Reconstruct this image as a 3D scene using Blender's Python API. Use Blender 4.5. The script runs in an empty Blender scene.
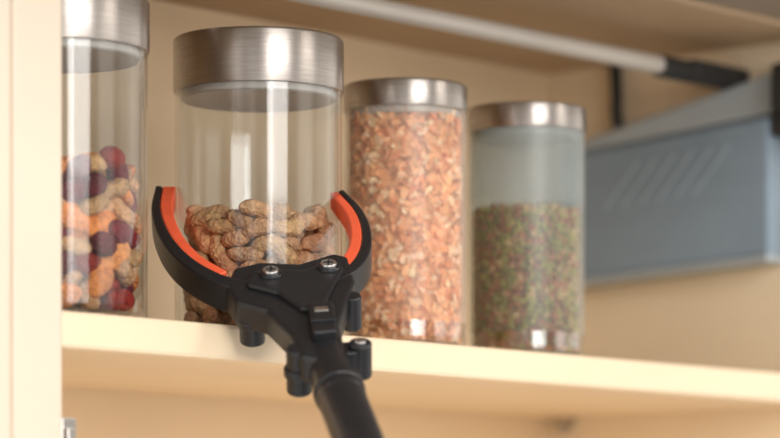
import bpy, math, random
import numpy as np
from mathutils import Vector, Matrix
random.seed(4); rng=np.random.default_rng(4)
S=0.01   # everything is written in centimetres
scn=bpy.context.scene
try:
    scn.view_settings.view_transform='Standard'
except Exception: pass

# ---------------------------------------------------------------- materials
def new_mat(name):
    m=bpy.data.materials.new(name); m.use_nodes=True
    nt=m.node_tree; nt.nodes.clear()
    out=nt.nodes.new('ShaderNodeOutputMaterial')
    return m,nt,out
def pbr(name,col,rough=.5,metal=0,noise=0,nscale=20,bump=0,bscale=100,stretch=(1,1,1),coat=0,spec=.5,attr=False,coords='Object',aniso=0,voro=0):
    m,nt,out=new_mat(name); N=nt.nodes; L=nt.links
    p=N.new('ShaderNodeBsdfPrincipled'); L.new(p.outputs[0],out.inputs[0])
    p.inputs['Base Color'].default_value=(*col,1); p.inputs['Roughness'].default_value=rough
    p.inputs['Metallic'].default_value=metal; p.inputs['Coat Weight'].default_value=coat
    p.inputs['Specular IOR Level'].default_value=spec
    if aniso:
        p.inputs['Anisotropic'].default_value=aniso; p.inputs['Anisotropic Rotation'].default_value=.25
        tg=N.new('ShaderNodeTangent'); tg.direction_type='RADIAL'; tg.axis='Z'; L.new(tg.outputs[0],p.inputs['Tangent'])
    tc=N.new('ShaderNodeTexCoord'); mp=N.new('ShaderNodeMapping'); mp.inputs['Scale'].default_value=stretch
    L.new(tc.outputs[coords],mp.inputs[0])
    src=None
    if attr:
        a=N.new('ShaderNodeAttribute'); a.attribute_name='Col'; src=a.outputs['Color']
        L.new(src,p.inputs['Base Color'])
    if noise>0:
        n=N.new('ShaderNodeTexNoise'); n.inputs['Scale'].default_value=nscale; n.inputs['Detail'].default_value=5
        L.new(mp.outputs[0],n.inputs['Vector'])
        mr=N.new('ShaderNodeMapRange'); mr.inputs[1].default_value=.3; mr.inputs[2].default_value=.7
        mr.inputs[3].default_value=1-noise; mr.inputs[4].default_value=1+noise
        L.new(n.outputs[0],mr.inputs[0])
        mx=N.new('ShaderNodeVectorMath'); mx.operation='SCALE'
        if src is not None: L.new(src,mx.inputs[0])
        else: mx.inputs[0].default_value=col
        L.new(mr.outputs[0],mx.inputs['Scale']); L.new(mx.outputs[0],p.inputs['Base Color'])
    if bump>0:
        if voro:
            n2=N.new('ShaderNodeTexVoronoi'); n2.inputs['Scale'].default_value=bscale; o_=n2.outputs['Distance']
        else:
            n2=N.new('ShaderNodeTexNoise'); n2.inputs['Scale'].default_value=bscale; n2.inputs['Detail'].default_value=3; o_=n2.outputs[0]
        L.new(mp.outputs[0],n2.inputs['Vector'])
        b=N.new('ShaderNodeBump'); b.inputs['Strength'].default_value=bump; b.inputs['Distance'].default_value=.002
        L.new(o_,b.inputs['Height']); L.new(b.outputs[0],p.inputs['Normal'])
    return m
def glass(name,tint=(.97,.98,.98),milk=0,milkcol=(1,1,1),milkz=.018,base=.05,edge=.8,milk2=None,z2=.108):
    m,nt,out=new_mat(name); N=nt.nodes; L=nt.links
    t=N.new('ShaderNodeBsdfTransparent'); t.inputs[0].default_value=(*tint,1)
    g=N.new('ShaderNodeBsdfGlossy'); g.inputs['Roughness'].default_value=.08; g.inputs[0].default_value=(1,1,1,1)
    lw=N.new('ShaderNodeLayerWeight'); lw.inputs['Blend'].default_value=.5
    pw=N.new('ShaderNodeMath'); pw.operation='POWER'; pw.inputs[1].default_value=4.5; L.new(lw.outputs['Facing'],pw.inputs[0])
    ma=N.new('ShaderNodeMath'); ma.operation='MULTIPLY_ADD'; ma.inputs[1].default_value=edge; ma.inputs[2].default_value=base
    L.new(pw.outputs[0],ma.inputs[0])
    first=t.outputs[0]
    if milk>0:
        d=N.new('ShaderNodeBsdfDiffuse'); d.inputs[0].default_value=(*milkcol,1)
        tr=N.new('ShaderNodeBsdfTranslucent'); tr.inputs[0].default_value=(*milkcol,1)
        ad=N.new('ShaderNodeMixShader'); ad.inputs[0].default_value=.4; L.new(d.outputs[0],ad.inputs[1]); L.new(tr.outputs[0],ad.inputs[2])
        tc=N.new('ShaderNodeTexCoord'); sx=N.new('ShaderNodeSeparateXYZ'); L.new(tc.outputs['Object'],sx.inputs[0])
        gt=N.new('ShaderNodeMath'); gt.operation='GREATER_THAN'; gt.inputs[1].default_value=milkz; L.new(sx.outputs[2],gt.inputs[0])
        # satin-etched sleeve: rougher reflection above the clear foot
        mrr=N.new('ShaderNodeMapRange'); mrr.inputs[3].default_value=.10; mrr.inputs[4].default_value=.42; L.new(gt.outputs[0],mrr.inputs[0]); L.new(mrr.outputs[0],g.inputs['Roughness'])
        mbb=N.new('ShaderNodeMapRange'); mbb.inputs[3].default_value=base*4.5; mbb.inputs[4].default_value=base; L.new(gt.outputs[0],mbb.inputs[0]); L.new(mbb.outputs[0],ma.inputs[2])
        lv=N.new('ShaderNodeMapRange'); lv.inputs[1].default_value=z2-.004; lv.inputs[2].default_value=z2+.006
        lv.inputs[3].default_value=milk; lv.inputs[4].default_value=milk if milk2 is None else milk2
        L.new(sx.outputs[2],lv.inputs[0])
        mu=N.new('ShaderNodeMath'); mu.operation='MULTIPLY'; L.new(gt.outputs[0],mu.inputs[0]); L.new(lv.outputs[0],mu.inputs[1])
        mm=N.new('ShaderNodeMixShader'); L.new(mu.outputs[0],mm.inputs[0]); L.new(t.outputs[0],mm.inputs[1]); L.new(ad.outputs[0],mm.inputs[2])
        first=mm.outputs[0]
    mix=N.new('ShaderNodeMixShader'); L.new(ma.outputs[0],mix.inputs[0]); L.new(first,mix.inputs[1]); L.new(g.outputs[0],mix.inputs[2])
    L.new(mix.outputs[0],out.inputs[0]); return m

M_cream=pbr('cream_laminate',(.84,.70,.51),.45,noise=.03,nscale=6,stretch=(1,1,4))
M_back =pbr('cream_back_panel',(.86,.68,.46),.55,noise=.05,nscale=5,stretch=(.6,1,1))
M_shelf=pbr('cream_shelf',(.87,.705,.50),.4,noise=.04,nscale=8,stretch=(.5,2,2))
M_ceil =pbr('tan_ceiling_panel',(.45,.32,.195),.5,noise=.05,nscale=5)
M_stile=pbr('stile_laminate',(.74,.64,.52),.5,noise=.03,nscale=6)
M_door =pbr('taupe_flap',(.25,.195,.145),.5,noise=.05,nscale=4)
M_steel=pbr('brushed_steel',(.50,.46,.43),.36,metal=1,noise=.10,nscale=60,stretch=(1,1,14),bump=.03,bscale=90,aniso=.75)
M_steel2=pbr('plain_steel',(.6,.57,.54),.3,metal=1)
M_rail =pbr('rail_metal',(.58,.54,.49),.4,metal=.2,noise=.03)
M_black=pbr('black_plastic',(.012,.013,.016),.36,noise=.1,nscale=60,bump=.05,bscale=400)
M_blk2 =pbr('matte_black',(.02,.02,.02),.6)
M_orng =pbr('orange_rubber',(.92,.13,.05),.5,noise=.06,nscale=80,bump=.1,bscale=300)
M_screw=pbr('screw_steel',(.75,.75,.77),.25,metal=1)
M_blue =pbr('blue_plastic',(.24,.32,.40),.4,noise=.15,nscale=7,stretch=(1,1,2))
M_blue2=pbr('pale_grey_plastic',(.37,.42,.45),.4,noise=.04,nscale=8)
M_hatch=pbr('embossed_stroke',(.38,.46,.53),.4)
M_seal =pbr('silicone_seal',(.42,.39,.36),.35)
M_nut  =pbr('nut_shells',(.6,.4,.2),.75,noise=.28,nscale=260,bump=.8,bscale=420,attr=True,voro=1,spec=.2)
M_flake=pbr('dried_flakes',(.7,.4,.25),.6,noise=.12,nscale=150,attr=True)
M_bean =pbr('beans',(.3,.3,.1),.4,attr=True)
M_core3=pbr('flake_core',(.85,.42,.20),.8,noise=.2,nscale=90)
M_core4=pbr('bean_core',(.22,.15,.05),.8,noise=.3,nscale=120)
G_clear=glass('clear_glass',base=.04)
G_f3=glass('hazy_glass',milk=.10,milkcol=(1,.80,.66),base=.03,edge=.6)
G_f4=glass('hazy_glass_blue_reflection',tint=(.95,.98,.98),milk=.09,milkcol=(.54,.60,.60),milk2=.30,base=.035,edge=.6)  # satin haze, tinted blue-grey to paint in the blue bin's reflection

# ---------------------------------------------------------------- mesh helpers
def obj(name,verts,faces,mat,parent=None,smooth=False,loc=(0,0,0),bev=0,seg=2,cols=None,autos=None):
    me=bpy.data.meshes.new(name)
    me.from_pydata([(v[0]*S,v[1]*S,v[2]*S) for v in verts],[],faces); me.update()
    import bmesh
    bm=bmesh.new(); bm.from_mesh(me); bmesh.ops.recalc_face_normals(bm,faces=bm.faces); bm.to_mesh(me); bm.free()
    if cols is not None:
        a=me.color_attributes.new('Col','FLOAT_COLOR','POINT')
        a.data.foreach_set('color',np.asarray(cols,dtype=np.float32).ravel())
    me.materials.append(mat)
    o=bpy.data.objects.new(name,me); scn.collection.objects.link(o)
    o.location=Vector(loc)*S
    if smooth:
        for p in me.polygons: p.use_smooth=True
    if bev:
        b=o.modifiers.new('bev','BEVEL'); b.width=bev*S; b.segments=seg; b.limit_method='ANGLE'; b.angle_limit=math.radians(35)
    if smooth=='auto' or autos:
        for p in me.polygons: p.use_smooth=True
        bpy.context.view_layer.objects.active=o
        o.select_set(True)
        try: bpy.ops.object.shade_smooth_by_angle(angle=math.radians(35))
        except Exception: pass
        o.select_set(False)
    if parent: o.parent=parent
    return o
def empty(name,loc=(0,0,0)):
    e=bpy.data.objects.new(name,None); scn.collection.objects.link(e); e.location=Vector(loc)*S; e.empty_display_size=.02; return e
def box(name,x0,x1,y0,y1,z0,z1,mat,bev=0,parent=None):
    v=[(x,y,z) for z in(z0,z1) for y in(y0,y1) for x in(x0,x1)]
    f=[(0,1,3,2),(4,6,7,5),(0,4,5,1),(2,3,7,6),(0,2,6,4),(1,5,7,3)]
    return obj(name,v,f,mat,parent,bev=bev)
def lathe(name,prof,mat,parent=None,n=96,closed=False,loc=(0,0,0)):
    v=[];f=[]
    for (r,z) in prof:
        for i in range(n):
            a=2*math.pi*i/n; v.append((r*math.cos(a),r*math.sin(a),z))
    m=len(prof)
    for j in range(m if closed else m-1):
        k=(j+1)%m
        for i in range(n):
            f.append((j*n+i,j*n+(i+1)%n,k*n+(i+1)%n,k*n+i))
    if not closed:
        f.append(tuple(range(n))); f.append(tuple((m-1)*n+i for i in range(n)))
    return obj(name,v,f,mat,parent,smooth='auto',loc=loc)

# ---------------------------------------------------------------- cabinet shell
D=27.4; XR=78; ZC=25.9
box('wall_back',-2,XR+2,D,D+1.5,-34,ZC+2,M_back)
box('wall_right',XR,XR+2,0,D,-34,ZC,M_cream)
box('wall_left',-2,0,1.9,D,-34,ZC,M_cream)
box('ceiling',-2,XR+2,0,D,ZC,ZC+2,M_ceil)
box('floor',-2,XR+2,0,D,-36,-34,M_cream)
# face-frame stile on the left
st=empty('trim_1',(0,0,0))
box('stile_board',-4.0,-.15,-.3,1.9,-36,ZC+3,M_stile,.25,st)
box('stile_outer_board',-11,-4.06,-.3,1.9,-36,ZC+3,M_stile,.25,st)
# shelf board
box('kitchen_shelf',0,XR,0,D,-2.2,0,M_shelf,.28)
# raised flap door above opening
fd=[(-4,-.2,ZC+.3),(82,-.2,ZC+.3),(82,-34,ZC+6.5),(-4,-34,ZC+6.5),(-4,-.2,ZC+2.3),(82,-.2,ZC+2.3),(82,-34,ZC+8.5),(-4,-34,ZC+8.5)]
obj('cabinet_flap_door',fd,[(0,1,2,3),(4,5,6,7),(0,1,5,4),(1,2,6,5),(2,3,7,6),(3,0,4,7)],M_door,bev=.2)

# ---------------------------------------------------------------- rail under ceiling
def tube_x(name,x0,x1,y,z,r,mat,parent,n=32,rz=None):
    v=[];f=[];rz=rz or r
    for x in(x0,x1):
        for i in range(n):
            a=2*math.pi*i/n; v.append((x,y+r*math.cos(a),z+rz*math.sin(a)))
    for i in range(n): f.append((i,(i+1)%n,n+(i+1)%n,n+i))
    f.append(tuple(range(n))); f.append(tuple(range(n,2*n)))
    return obj(name,v,f,mat,parent,autos=True,bev=.12)
rail=empty('cabinet_lift_rail',(0,0,0))
tube_x('rod',0,68.0,8.1,23.3,.68,M_rail,rail)
tube_x('end_sleeve',67.5,71.5,8.1,23.2,.85,M_blk2,rail)
box('end_bracket',71,XR,7.1,9.4,22.6,24.1,M_blk2,.3,rail)
hb=empty('lift_hinge',(0,0,0))
box('hinge_body',75.5,XR,-.2,3.6,18.3,23.9,M_blk2,.4,hb)
box('hinge_arm',73.8,75.6,.2,2.4,20,22.9,M_blk2,.3,hb)
# hanging cable / strap near the back
cu=bpy.data.curves.new('power_cable','CURVE'); cu.dimensions='3D'; cu.bevel_depth=.5*S; cu.bevel_resolution=4
sp=cu.splines.new('BEZIER'); pts=[(77.0,19.6,25.8),(76.9,19.4,23.5),(76.9,19.3,21.2),(77.1,18.7,19.2)]
sp.bezier_points.add(3)
for b,p in zip(sp.bezier_points,pts): b.co=Vector(p)*S; b.handle_left_type=b.handle_right_type='AUTO'
co=bpy.data.objects.new('power_cable',cu); cu.materials.append(M_blk2); scn.collection.objects.link(co)

# ---------------------------------------------------------------- blue storage bin on right wall
bin_=empty('storage_bin',(0,0,0))
def prismX(name,yz,x0,x1,mat,parent,bev=.3):
    n=len(yz); v=[(x0,a,b) for a,b in yz]+[(x1,a,b) for a,b in yz]
    f=[tuple(range(n)),tuple(range(n,2*n))]+[(i,(i+1)%n,n+(i+1)%n,n+i) for i in range(n)]
    return obj(name,v,f,mat,parent,bev=bev)
prismX('body',[(24.3,8.4),(24.3,18.6),(3.7,20.0),(3.7,9.2)],75.6,XR,M_blue,bin_,.4)
prismX('lid',[(24.5,18.7),(24.5,19.4),(3.7,23.3),(3.7,20.1)],75.9,XR,M_blue2,bin_,.3)
prismX('base_rim',[(24.5,8.0),(24.5,8.6),(3.7,9.4),(3.7,8.8)],75.3,XR,M_blue2,bin_,.15)
for i in range(6):
    y=19.6-i*1.75
    prismX('stroke_%d'%(i+1),[(y,14.0+.1*i),(y-.22,14.0+.1*i),(y-3.6,17.6+.1*i),(y-3.38,17.6+.1*i)],75.5,75.62,M_hatch,bin_,0)

# small hardware
pn=empty('shelf_support_pin',(0,0,0))
box('pin_plate',76.6,XR,24.4,26.2,-2.75,-2.2,M_steel2,.1,pn)
tube_x('pin_stem',76.9,XR,25.3,-3.15,.38,M_steel2,pn)
hg=empty('cabinet_hinge',(0,0,0))
box('hinge_plate',0,1.15,.0,2.2,-11.5,-6.2,M_steel2,.1,hg)
box('hinge_knuckle',.1,.7,-.4,.3,-10.9,-6.8,M_steel2,.1,hg)

# ---------------------------------------------------------------- small items
def sphere_base(nu=14,nv=10):
    v=[(0,0,-1)];f=[]
    for j in range(1,nv):
        ph=-math.pi/2+math.pi*j/nv
        for i in range(nu):
            a=2*math.pi*i/nu; v.append((math.cos(ph)*math.cos(a),math.cos(ph)*math.sin(a),math.sin(ph)))
    v.append((0,0,1)); t=len(v)-1
    for i in range(nu): f.append((0,1+(i+1)%nu,1+i))
    for j in range(nv-2):
        for i in range(nu):
            a=1+j*nu+i;b=1+j*nu+(i+1)%nu; f.append((a,b,b+nu,a+nu))
    for i in range(nu): f.append((t,1+(nv-2)*nu+i,1+(nv-2)*nu+(i+1)%nu))
    return np.array(v),f
def rotm():
    q=rng.normal(size=4); q/=np.linalg.norm(q); w,x,y,z=q
    return np.array([[1-2*(y*y+z*z),2*(x*y-z*w),2*(x*z+y*w)],[2*(x*y+z*w),1-2*(x*x+z*z),2*(y*z-x*w)],[2*(x*z-y*w),2*(y*z+x*w),1-2*(x*x+y*y)]])
def lie(p):
    """nuts near the glass lie flat along the wall, the rest at random headings"""
    a=rng.uniform(0,2*math.pi)
    if math.hypot(p[0],p[1])>3.4: a=math.atan2(p[1],p[0])+math.pi/2+rng.normal(0,.45)
    t=rng.normal(0,.5)+math.pi/2; r=rng.uniform(0,6.28)
    Rz=np.array([[math.cos(a),-math.sin(a),0],[math.sin(a),math.cos(a),0],[0,0,1]])
    Ry=np.array([[math.cos(t),0,math.sin(t)],[0,1,0],[-math.sin(t),0,math.cos(t)]])
    Rr=np.array([[math.cos(r),-math.sin(r),0],[math.sin(r),math.cos(r),0],[0,0,1]])
    return Rz@Ry@Rr
def clampr(v,R,z0):
    r=np.hypot(v[:,0],v[:,1]); k=np.where(r>R,R/np.maximum(r,1e-6),1.0)
    v[:,0]*=k; v[:,1]*=k; v[:,2]=np.maximum(v[:,2],z0); return v
def inside(v,p,R):
    """slide an item inward until it fits inside the glass"""
    r=np.hypot(v[:,0],v[:,1]).max()
    if r>R:
        d=math.hypot(p[0],p[1]); 
        if d>1e-6:
            v[:,0]-=p[0]/d*(r-R); v[:,1]-=p[1]/d*(r-R)
    return v
class Mass:
    def __init__(s): s.v=[];s.f=[];s.c=[];s.n=0
    def add(s,v,f,c):
        s.v.append(v); s.f+= [tuple(i+s.n for i in q) for q in f]
        s.c.append(np.tile(np.array([*c,1.0]),(len(v),1))); s.n+=len(v)
    def make(s,name,mat,parent):
        V=np.concatenate(s.v); C=np.concatenate(s.c)
        me=bpy.data.meshes.new(name); me.from_pydata((V*S).tolist(),[],s.f); me.update()
        a=me.color_attributes.new('Col','FLOAT_COLOR','POINT'); a.data.foreach_set('color',C.astype(np.float32).ravel())
        me.materials.append(mat)
        for p in me.polygons: p.use_smooth=True
        o=bpy.data.objects.new(name,me); scn.collection.objects.link(o); o.parent=parent; return o
def drop(R,H,Dm,n,z0):
    P=np.zeros((0,3))
    for k in range(n):
        best=None
        for c in range(14):
            r=R*math.sqrt(rng.uniform()) if rng.uniform()<.5 else R*rng.uniform(.9,1)
            a=rng.uniform(0,2*math.pi); x,y=r*math.cos(a),r*math.sin(a)
            z=z0+Dm/2
            if len(P):
                d2=(P[:,0]-x)**2+(P[:,1]-y)**2; m=d2<Dm*Dm
                if m.any(): z=max(z,(P[m,2]+np.sqrt(Dm*Dm-d2[m])).max())
            if best is None or z<best[2]: best=(x,y,z)
        if best[2]>H: break
        P=np.vstack([P,best])
    return P
def jit(c,s=.12):
    k=1+rng.uniform(-s,s); return [max(0,min(1,q*k*(1+rng.uniform(-.05,.05)))) for q in c]
SV,SF=sphere_base(16,12)
def peanut(L=1.0,r=.56):
    v=SV.copy(); t=v[:,2]
    w=(1-.15*np.exp(-((t+.05)/.3)**2))*(1+.08*t)
    v[:,0]*=r*w; v[:,1]*=r*w; v[:,2]=t*L
    v[:,0]+=.1*(t**2)
    ang=np.arctan2(v[:,1],v[:,0]); k=1+.03*np.sin(ang*7+t*3)
    v[:,0]*=k; v[:,1]*=k
    return v
def ell(a,b,c): 
    v=SV.copy(); v[:,0]*=a; v[:,1]*=b; v[:,2]*=c; return v

# ---------------------------------------------------------------- jars
def jar(x,y,R,H,lidh,gmat):
    e=empty('glass_storage_jar',(x,y,0))
    gt=H-lidh+1.0; t=.22; rg=R-.12
    prof=[(.2,.02),(rg-.35,.02),(rg-.1,.12),(rg,.4),(rg,gt),(rg-t,gt),(rg-t,.75),(rg-t-.3,.45),(.2,.45)]
    lathe('glass_body',prof,gmat,e,closed=True)
    zb=H-lidh
    lp=[(R-.3,zb+.02),(R-.04,zb),(R,zb+.08),(R,H-.22),(R-.05,H-.1),(R-.15,H-.03),(R-.35,H),(.3,H)]
    lathe('steel_lid',[(r,z) for r,z in lp],M_steel,e)
    lathe('lid_plug',[(R-.75,zb-.45),(R-.6,zb-.5),(R-.45,zb-.4),(R-.42,zb+.1),(.3,zb+.1)][::-1]+[(.3,zb-.4)],M_seal,e)
    return e
# jar 1 : mixed nuts
j1=jar(5.7,6.6,5.5,19.5,3.15,G_clear)
m=Mass()
for p in drop(4.4,9.9,1.28,420,.5):
    q=rng.uniform()
    if q<.46: v=peanut(1.12,.62); c=jit((.50,.285,.14),.2)
    elif q<.82: v=ell(.74,.72,1.15); c=jit((.14,.012,.02) if rng.uniform()<.6 else (.24,.02,.012),.3)
    else: v=ell(.5,.85,1.5); c=jit((.62,.23,.065),.15)
    v=clampr(inside(v@lie(p).T+p,p,5.12),5.12,.5); m.add(v,SF,c)
m.make('mixed_nuts',M_nut,j1)
# jar 2 : peanuts
j2=jar(23.0,6.6,5.5,19.3,3.45,G_clear)
m=Mass()
for p in drop(4.45,8.3,1.24,420,.5):
    v=peanut(rng.uniform(1.0,1.25),rng.uniform(.57,.65)); c=jit((.53,.30,.155),.2)
    v=clampr(inside(v@lie(p).T+p,p,5.12),5.12,.5); m.add(v,SF,c)
m.make('peanuts',M_nut,j2)
# jar 3 : flakes
j3=jar(36.9,6.3,4.2,17.9,1.8,G_f3)
m=Mass()
gu=[(-1,-1),(0,-1),(1,-1),(-1,0),(0,0),(1,0),(-1,1),(0,1),(1,1)]
gf=[(0,1,4,3),(1,2,5,4),(3,4,7,6),(4,5,8,7)]
for k in range(3400):
    a,b=rng.uniform(.3,.62),rng.uniform(.18,.36); cv=rng.uniform(-.25,.25)
    v=np.array([(gx*a*(1-.3*abs(gy)),gy*b*(1-.35*abs(gx)),cv*gx*gx+rng.uniform(-.03,.03)) for gx,gy in gu])
    th=rng.uniform(0,2*math.pi)
    if k<2900: r=rng.uniform(3.4,3.8); z=rng.uniform(.55,15.6)
    else: r=3.8*math.sqrt(rng.uniform()); z=15.2+rng.uniform(0,.7)
    p=np.array((r*math.cos(th),r*math.sin(th),z))
    u=rng.uniform()
    c=jit((.95,.48,.23) if u<.55 else ((1.0,.70,.45) if u<.85 else (.82,.32,.13)),.12)
    m.add(clampr(v@rotm().T+p,3.84,.5),gf,c)
m.make('dried_flakes',M_flake,j3)
lathe('flake_core',[(.3,.5),(3.4,.5),(3.4,15.3),(.3,15.3)],M_core3,j3)
# jar 4 : beans
j4=jar(49.8,6.3,4.2,17.8,1.75,G_f4)
BV,BF=sphere_base(8,6); m=Mass()
def bean(r,th,z):
    u=rng.uniform()
    redz=.38 if z>2 else .6
    if u<redz: c=jit((.36,.12,.04),.3)
    elif u<redz+.14: c=jit((.52,.32,.13),.3)
    else: c=jit((.31,.245,.045),.35)
    s=rng.uniform(.85,1.15); v=BV*np.array([.2,.2,.29])*s
    m.add(clampr(v@rotm().T+np.array((r*math.cos(th),r*math.sin(th),z)),3.84,.5),BF,c)
for R_ in(3.62,3.3):
    z=.7
    while z<10.4:
        nn=int(2*math.pi*R_/.42)
        for i in range(nn):
            zz=z+rng.uniform(-.12,.12)
            bean(R_+rng.uniform(-.1,.06),2*math.pi*(i+rng.uniform(-.3,.3))/nn+z*5,zz)
        z+=.37
for k in range(420):
    bean(3.6*math.sqrt(rng.uniform()),rng.uniform(0,6.28),10.2+rng.uniform(0,.45))
m.make('mixed_beans',M_bean,j4)
lathe('bean_core',[(.3,.5),(3.2,.5),(3.2,10.1),(.3,10.1)],M_core4,j4)

# ---------------------------------------------------------------- reacher grabber tool
psi=math.radians(42)
F=Vector((math.cos(psi),math.sin(psi),0)); Rr=Vector((math.sin(psi),-math.cos(psi),0)); Z=Vector((0,0,1))
til=math.radians(33)
U=Rr; V=F*math.cos(til)+Z*math.sin(til); Nn=-F*math.sin(til)+Z*math.cos(til)
O=Vector((18.37,-1.03,3.48))
tool=empty('reacher_grabber',O)
tool.matrix_world=Matrix(((U.x,V.x,Nn.x,O.x*S),(U.y,V.y,Nn.y,O.y*S),(U.z,V.z,Nn.z,O.z*S),(0,0,0,1)))
def plate(name,poly,n0,n1,mat,bev=.15):
    k=len(poly); v=[(a,b,n0) for a,b in poly]+[(a,b,n1) for a,b in poly]
    f=[tuple(range(k)),tuple(range(k,2*k))]+[(i,(i+1)%k,k+(i+1)%k,k+i) for i in range(k)]
    return obj(name,v,f,mat,tool,bev=bev,seg=3)
def cyl(name,u,v,r,n0,n1,mat,bev=.08,k=32):
    return plate(name,[(u+r*math.cos(2*math.pi*i/k),v+r*math.sin(2*math.pi*i/k)) for i in range(k)],n0,n1,mat,bev)
def catmull(P,m=8):
    P=[Vector(p) for p in P]; P=[P[0]*2-P[1]]+P+[P[-1]*2-P[-2]]; out=[]
    for i in range(1,len(P)-2):
        a,b,c,d=P[i-1:i+3]
        for j in range(m):
            t=j/m; out.append(.5*((2*b)+(c-a)*t+(2*a-5*b+4*c-d)*t*t+(3*b-a-3*c+d)*t**3))
    out.append(P[-2]); return out
def band(name,P,w0,w1,h,mat,ws=None,hs=None,bev=.12):
    C=catmull(P); k=len(C); v=[];f=[]
    for i,c in enumerate(C):
        t=(C[min(i+1,k-1)]-C[max(i-1,0)]).normalized(); nrm=Vector((-t.y,t.x))
        s=i/(k-1); a=w0*(ws(s) if ws else 1); b=w1*(ws(s) if ws else 1); hh=h*(hs(s) if hs else 1)
        for (w,q) in((a,-hh),(b,-hh),(b,hh),(a,hh)):
            p=c+nrm*w; v.append((p.x,p.y,q))
    for i in range(k-1):
        for j in range(4):
            f.append((i*4+j,i*4+(j+1)%4,(i+1)*4+(j+1)%4,(i+1)*4+j))
    f.append((0,1,2,3)); f.append(tuple((k-1)*4+j for j in range(4)))
    return obj(name,v,f,mat,tool,bev=bev,seg=3,autos=True)
LA=[(-8.85,10.9),(-8.75,7.2),(-7.9,3.4),(-6.5,.3),(-4.6,-2.0),(-2.6,-3.2)]
RA=[(2.6,10.2),(3.65,7.4),(4.15,4.8),(4.2,2.2),(3.85,.2),(3.1,-1.4),(1.9,-2.6)]
hs=lambda s: .75+.35*math.sin(min(1,s*1.6)*math.pi/2)
band('left_jaw',LA,-.55,.06,.85,M_black,ws=lambda s:.7+1.3*s,hs=hs)
band('left_jaw_pad',LA[:5],.05,.9,.78,M_orng,ws=lambda s:1.0-.2*s,hs=hs)
band('right_jaw',RA,-.06,.5,.85,M_black,ws=lambda s:.7+.9*s,hs=hs)
band('right_jaw_pad',RA[:6],-.6,-.05,.78,M_orng,ws=lambda s:1.0+.6*s,hs=hs)
hub=[(-3.7,-1.1),(-2.1,-.3),(.3,-.5),(2.4,.9),(3.4,.4),(3.8,-2.8),(3.3,-5.6),(2.9,-8.3),(3.3,-11.6),(2.3,-13.0),(.7,-12.4),(0,-9.7),(-1.5,-6.7),(-3.4,-5.6),(-4.1,-3.5)]
plate('hub_housing',hub,-.9,.9,M_black,.3)
rid=[(-2.6,-2.2),(-.6,-1.8),(.6,-2.0),(2.3,-.6),(3.1,-1.6),(2.6,-3.6),(1.9,-7),(.6,-7),(-.9,-4.9),(-2.8,-3.9)]
plate('hub_cover',rid,.8,1.2,M_black,.2)
for i,(u,v) in enumerate([(-1.35,-2.6),(2.15,-1.7)]):
    cyl('screw_seat_%d'%(i+1),u,v,.74,.9,1.35,M_black,.12)
    cyl('screw_%d'%(i+1),u,v,.5,1.3,1.55,M_screw,.08)
    plate('screw_slot_%d'%(i+1),[(u-.3,v-.07),(u+.3,v-.07),(u+.3,v+.07),(u-.3,v+.07)],1.53,1.57,M_blk2,0)
    plate('screw_cross_%d'%(i+1),[(u-.07,v-.3),(u+.07,v-.3),(u+.07,v+.3),(u-.07,v+.3)],1.53,1.57,M_blk2,0)
cyl('lug_left',-2.45,-5.2,.78,-2.1,.75,M_black,.15)
cyl('lug_left_flange',-2.45,-5.2,.94,-.9,-.4,M_black,.12)
cyl('lug_lower',.55,-11.2,.76,-2.2,.8,M_black,.15)
cyl('lug_lower_flange',.55,-11.2,.92,-1.1,-.5,M_black,.12)
cyl('lug_right',4.15,-10.7,.7,-1.4,.9,M_black,.15)
cyl('lug_right_screw',4.15,-10.7,.36,.88,1.05,M_screw,.05)
cyl('lug_upper_right',3.6,-4.4,.6,-1.6,.7,M_black,.15)
plate('cross_link',[(.5,-10.2),(4.1,-10.0),(4.1,-11.4),(.5,-12.0)],-.6,.6,M_black,.15)
plate('pivot_block',[(1.0,-7.0),(2.5,-6.8),(2.8,-10.5),(1.4,-10.8)],.85,1.6,M_black,.15)
plate('pivot_slot',[(1.4,-7.7),(2.2,-7.6),(2.25,-8.1),(1.45,-8.2)],1.55,1.66,M_steel2,.04)
plate('pivot_groove',[(1.2,-9.2),(2.7,-9.0),(2.72,-9.4),(1.25,-9.6)],1.55,1.75,M_black,.06)
def tube(name,a,b,r0,r1,mat,k=32,sq=1.0):
    a=Vector(a);b=Vector(b);d=(b-a).normalized(); s=d.cross(Vector((0,0,1))).normalized(); w=s.cross(d)
    v=[];f=[]
    for p,r in((a,r0),(b,r1)):
        for i in range(k):
            q=2*math.pi*i/k; v.append(tuple(p+s*r*math.cos(q)+w*r*sq*math.sin(q)))
    for i in range(k): f.append((i,(i+1)%k,k+(i+1)%k,k+i))
    f.append(tuple(range(k))); f.append(tuple(range(k,2*k)))
    return obj(name,v,f,mat,tool,bev=.12,autos=True)
d0=Vector((1.9,-9.5,-.2)); dd=Vector((.205,-1,0)).normalized()
P=lambda s:d0+dd*s
tube('neck',P(0),P(6.5),1.25,1.45,M_black)
tube('neck_collar',P(4.9),P(5.6),1.52,1.54,M_black)
tube('shaft',P(6),P(60),1.42,1.42,M_black)
tube('shaft_collar',P(58),P(62),1.9,1.9,M_black)
tube('grip',P(61),P(64)+Vector((0,0,-10)),1.7,1.9,M_black,sq=.8)
tube('trigger',P(57)+Vector((0,0,-1)),P(58.5)+Vector((0,0,-8)),.6,.8,M_orng)

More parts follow.
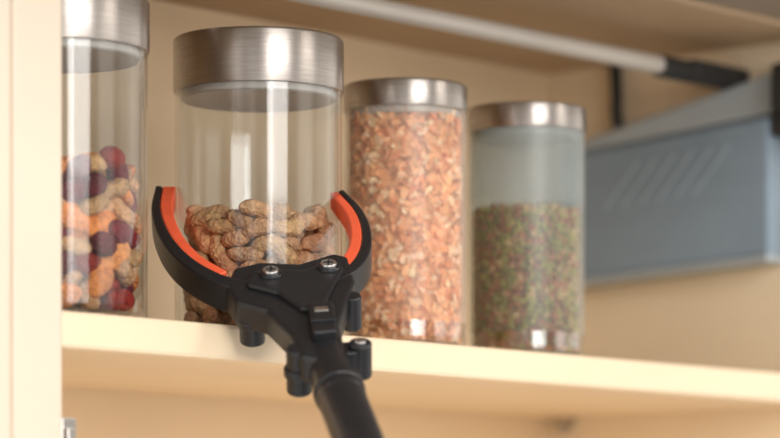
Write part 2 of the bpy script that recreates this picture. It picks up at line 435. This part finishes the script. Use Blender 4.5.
# ---------------------------------------------------------------- lights and world
w=bpy.data.worlds.new('kitchen_ambient'); scn.world=w; w.use_nodes=True
nt=w.node_tree; nt.nodes.clear(); N=nt.nodes; L=nt.links
out=N.new('ShaderNodeOutputWorld'); bg=N.new('ShaderNodeBackground'); L.new(bg.outputs[0],out.inputs[0])
tc=N.new('ShaderNodeTexCoord'); no=N.new('ShaderNodeTexNoise'); no.inputs['Scale'].default_value=2.6; no.inputs['Detail'].default_value=1
mp=N.new('ShaderNodeMapping'); mp.inputs['Scale'].default_value=(1,1,.12); L.new(tc.outputs['Generated'],mp.inputs[0]); L.new(mp.outputs[0],no.inputs['Vector'])
cr=N.new('ShaderNodeValToRGB'); e=cr.color_ramp.elements
e[0].position=.42; e[0].color=(.26,.23,.205,1); e[1].position=.58; e[1].color=(1.5,1.42,1.32,1)
L.new(no.outputs[0],cr.inputs[0]); L.new(cr.outputs[0],bg.inputs[0]); bg.inputs[1].default_value=1.1
def area(name,loc,target,sx,sy,power,col):
    l=bpy.data.lights.new(name,'AREA'); l.shape='RECTANGLE'; l.size=sx*S; l.size_y=sy*S; l.energy=power; l.color=col
    o=bpy.data.objects.new(name,l); scn.collection.objects.link(o); o.location=Vector(loc)*S
    o.rotation_euler=(Vector(target)-Vector(loc)).to_track_quat('-Z','Y').to_euler(); return o
area('window_light',(-60,-230,60),(35,10,5),130,130,36,(1,.975,.94))
area('narrow_window_light',(-99,-223,50),(23,6,5),12,150,3.2,(1,.98,.95))
area('ceiling_light',(120,-200,120),(45,10,0),60,60,20,(1,.93,.84))

# ---------------------------------------------------------------- camera
cam=bpy.data.cameras.new('camera'); cam.sensor_width=36; cam.lens=3200/780*36; cam.shift_y=371/780
cam.clip_start=.05
cam.dof.use_dof=True; cam.dof.focus_distance=2.0; cam.dof.aperture_fstop=4.2
c=bpy.data.objects.new('camera',cam); scn.collection.objects.link(c)
c.location=Vector((-124.8,-137.9,-16.2))*S
c.rotation_euler=(math.radians(90),0,math.radians(-48))
scn.camera=c
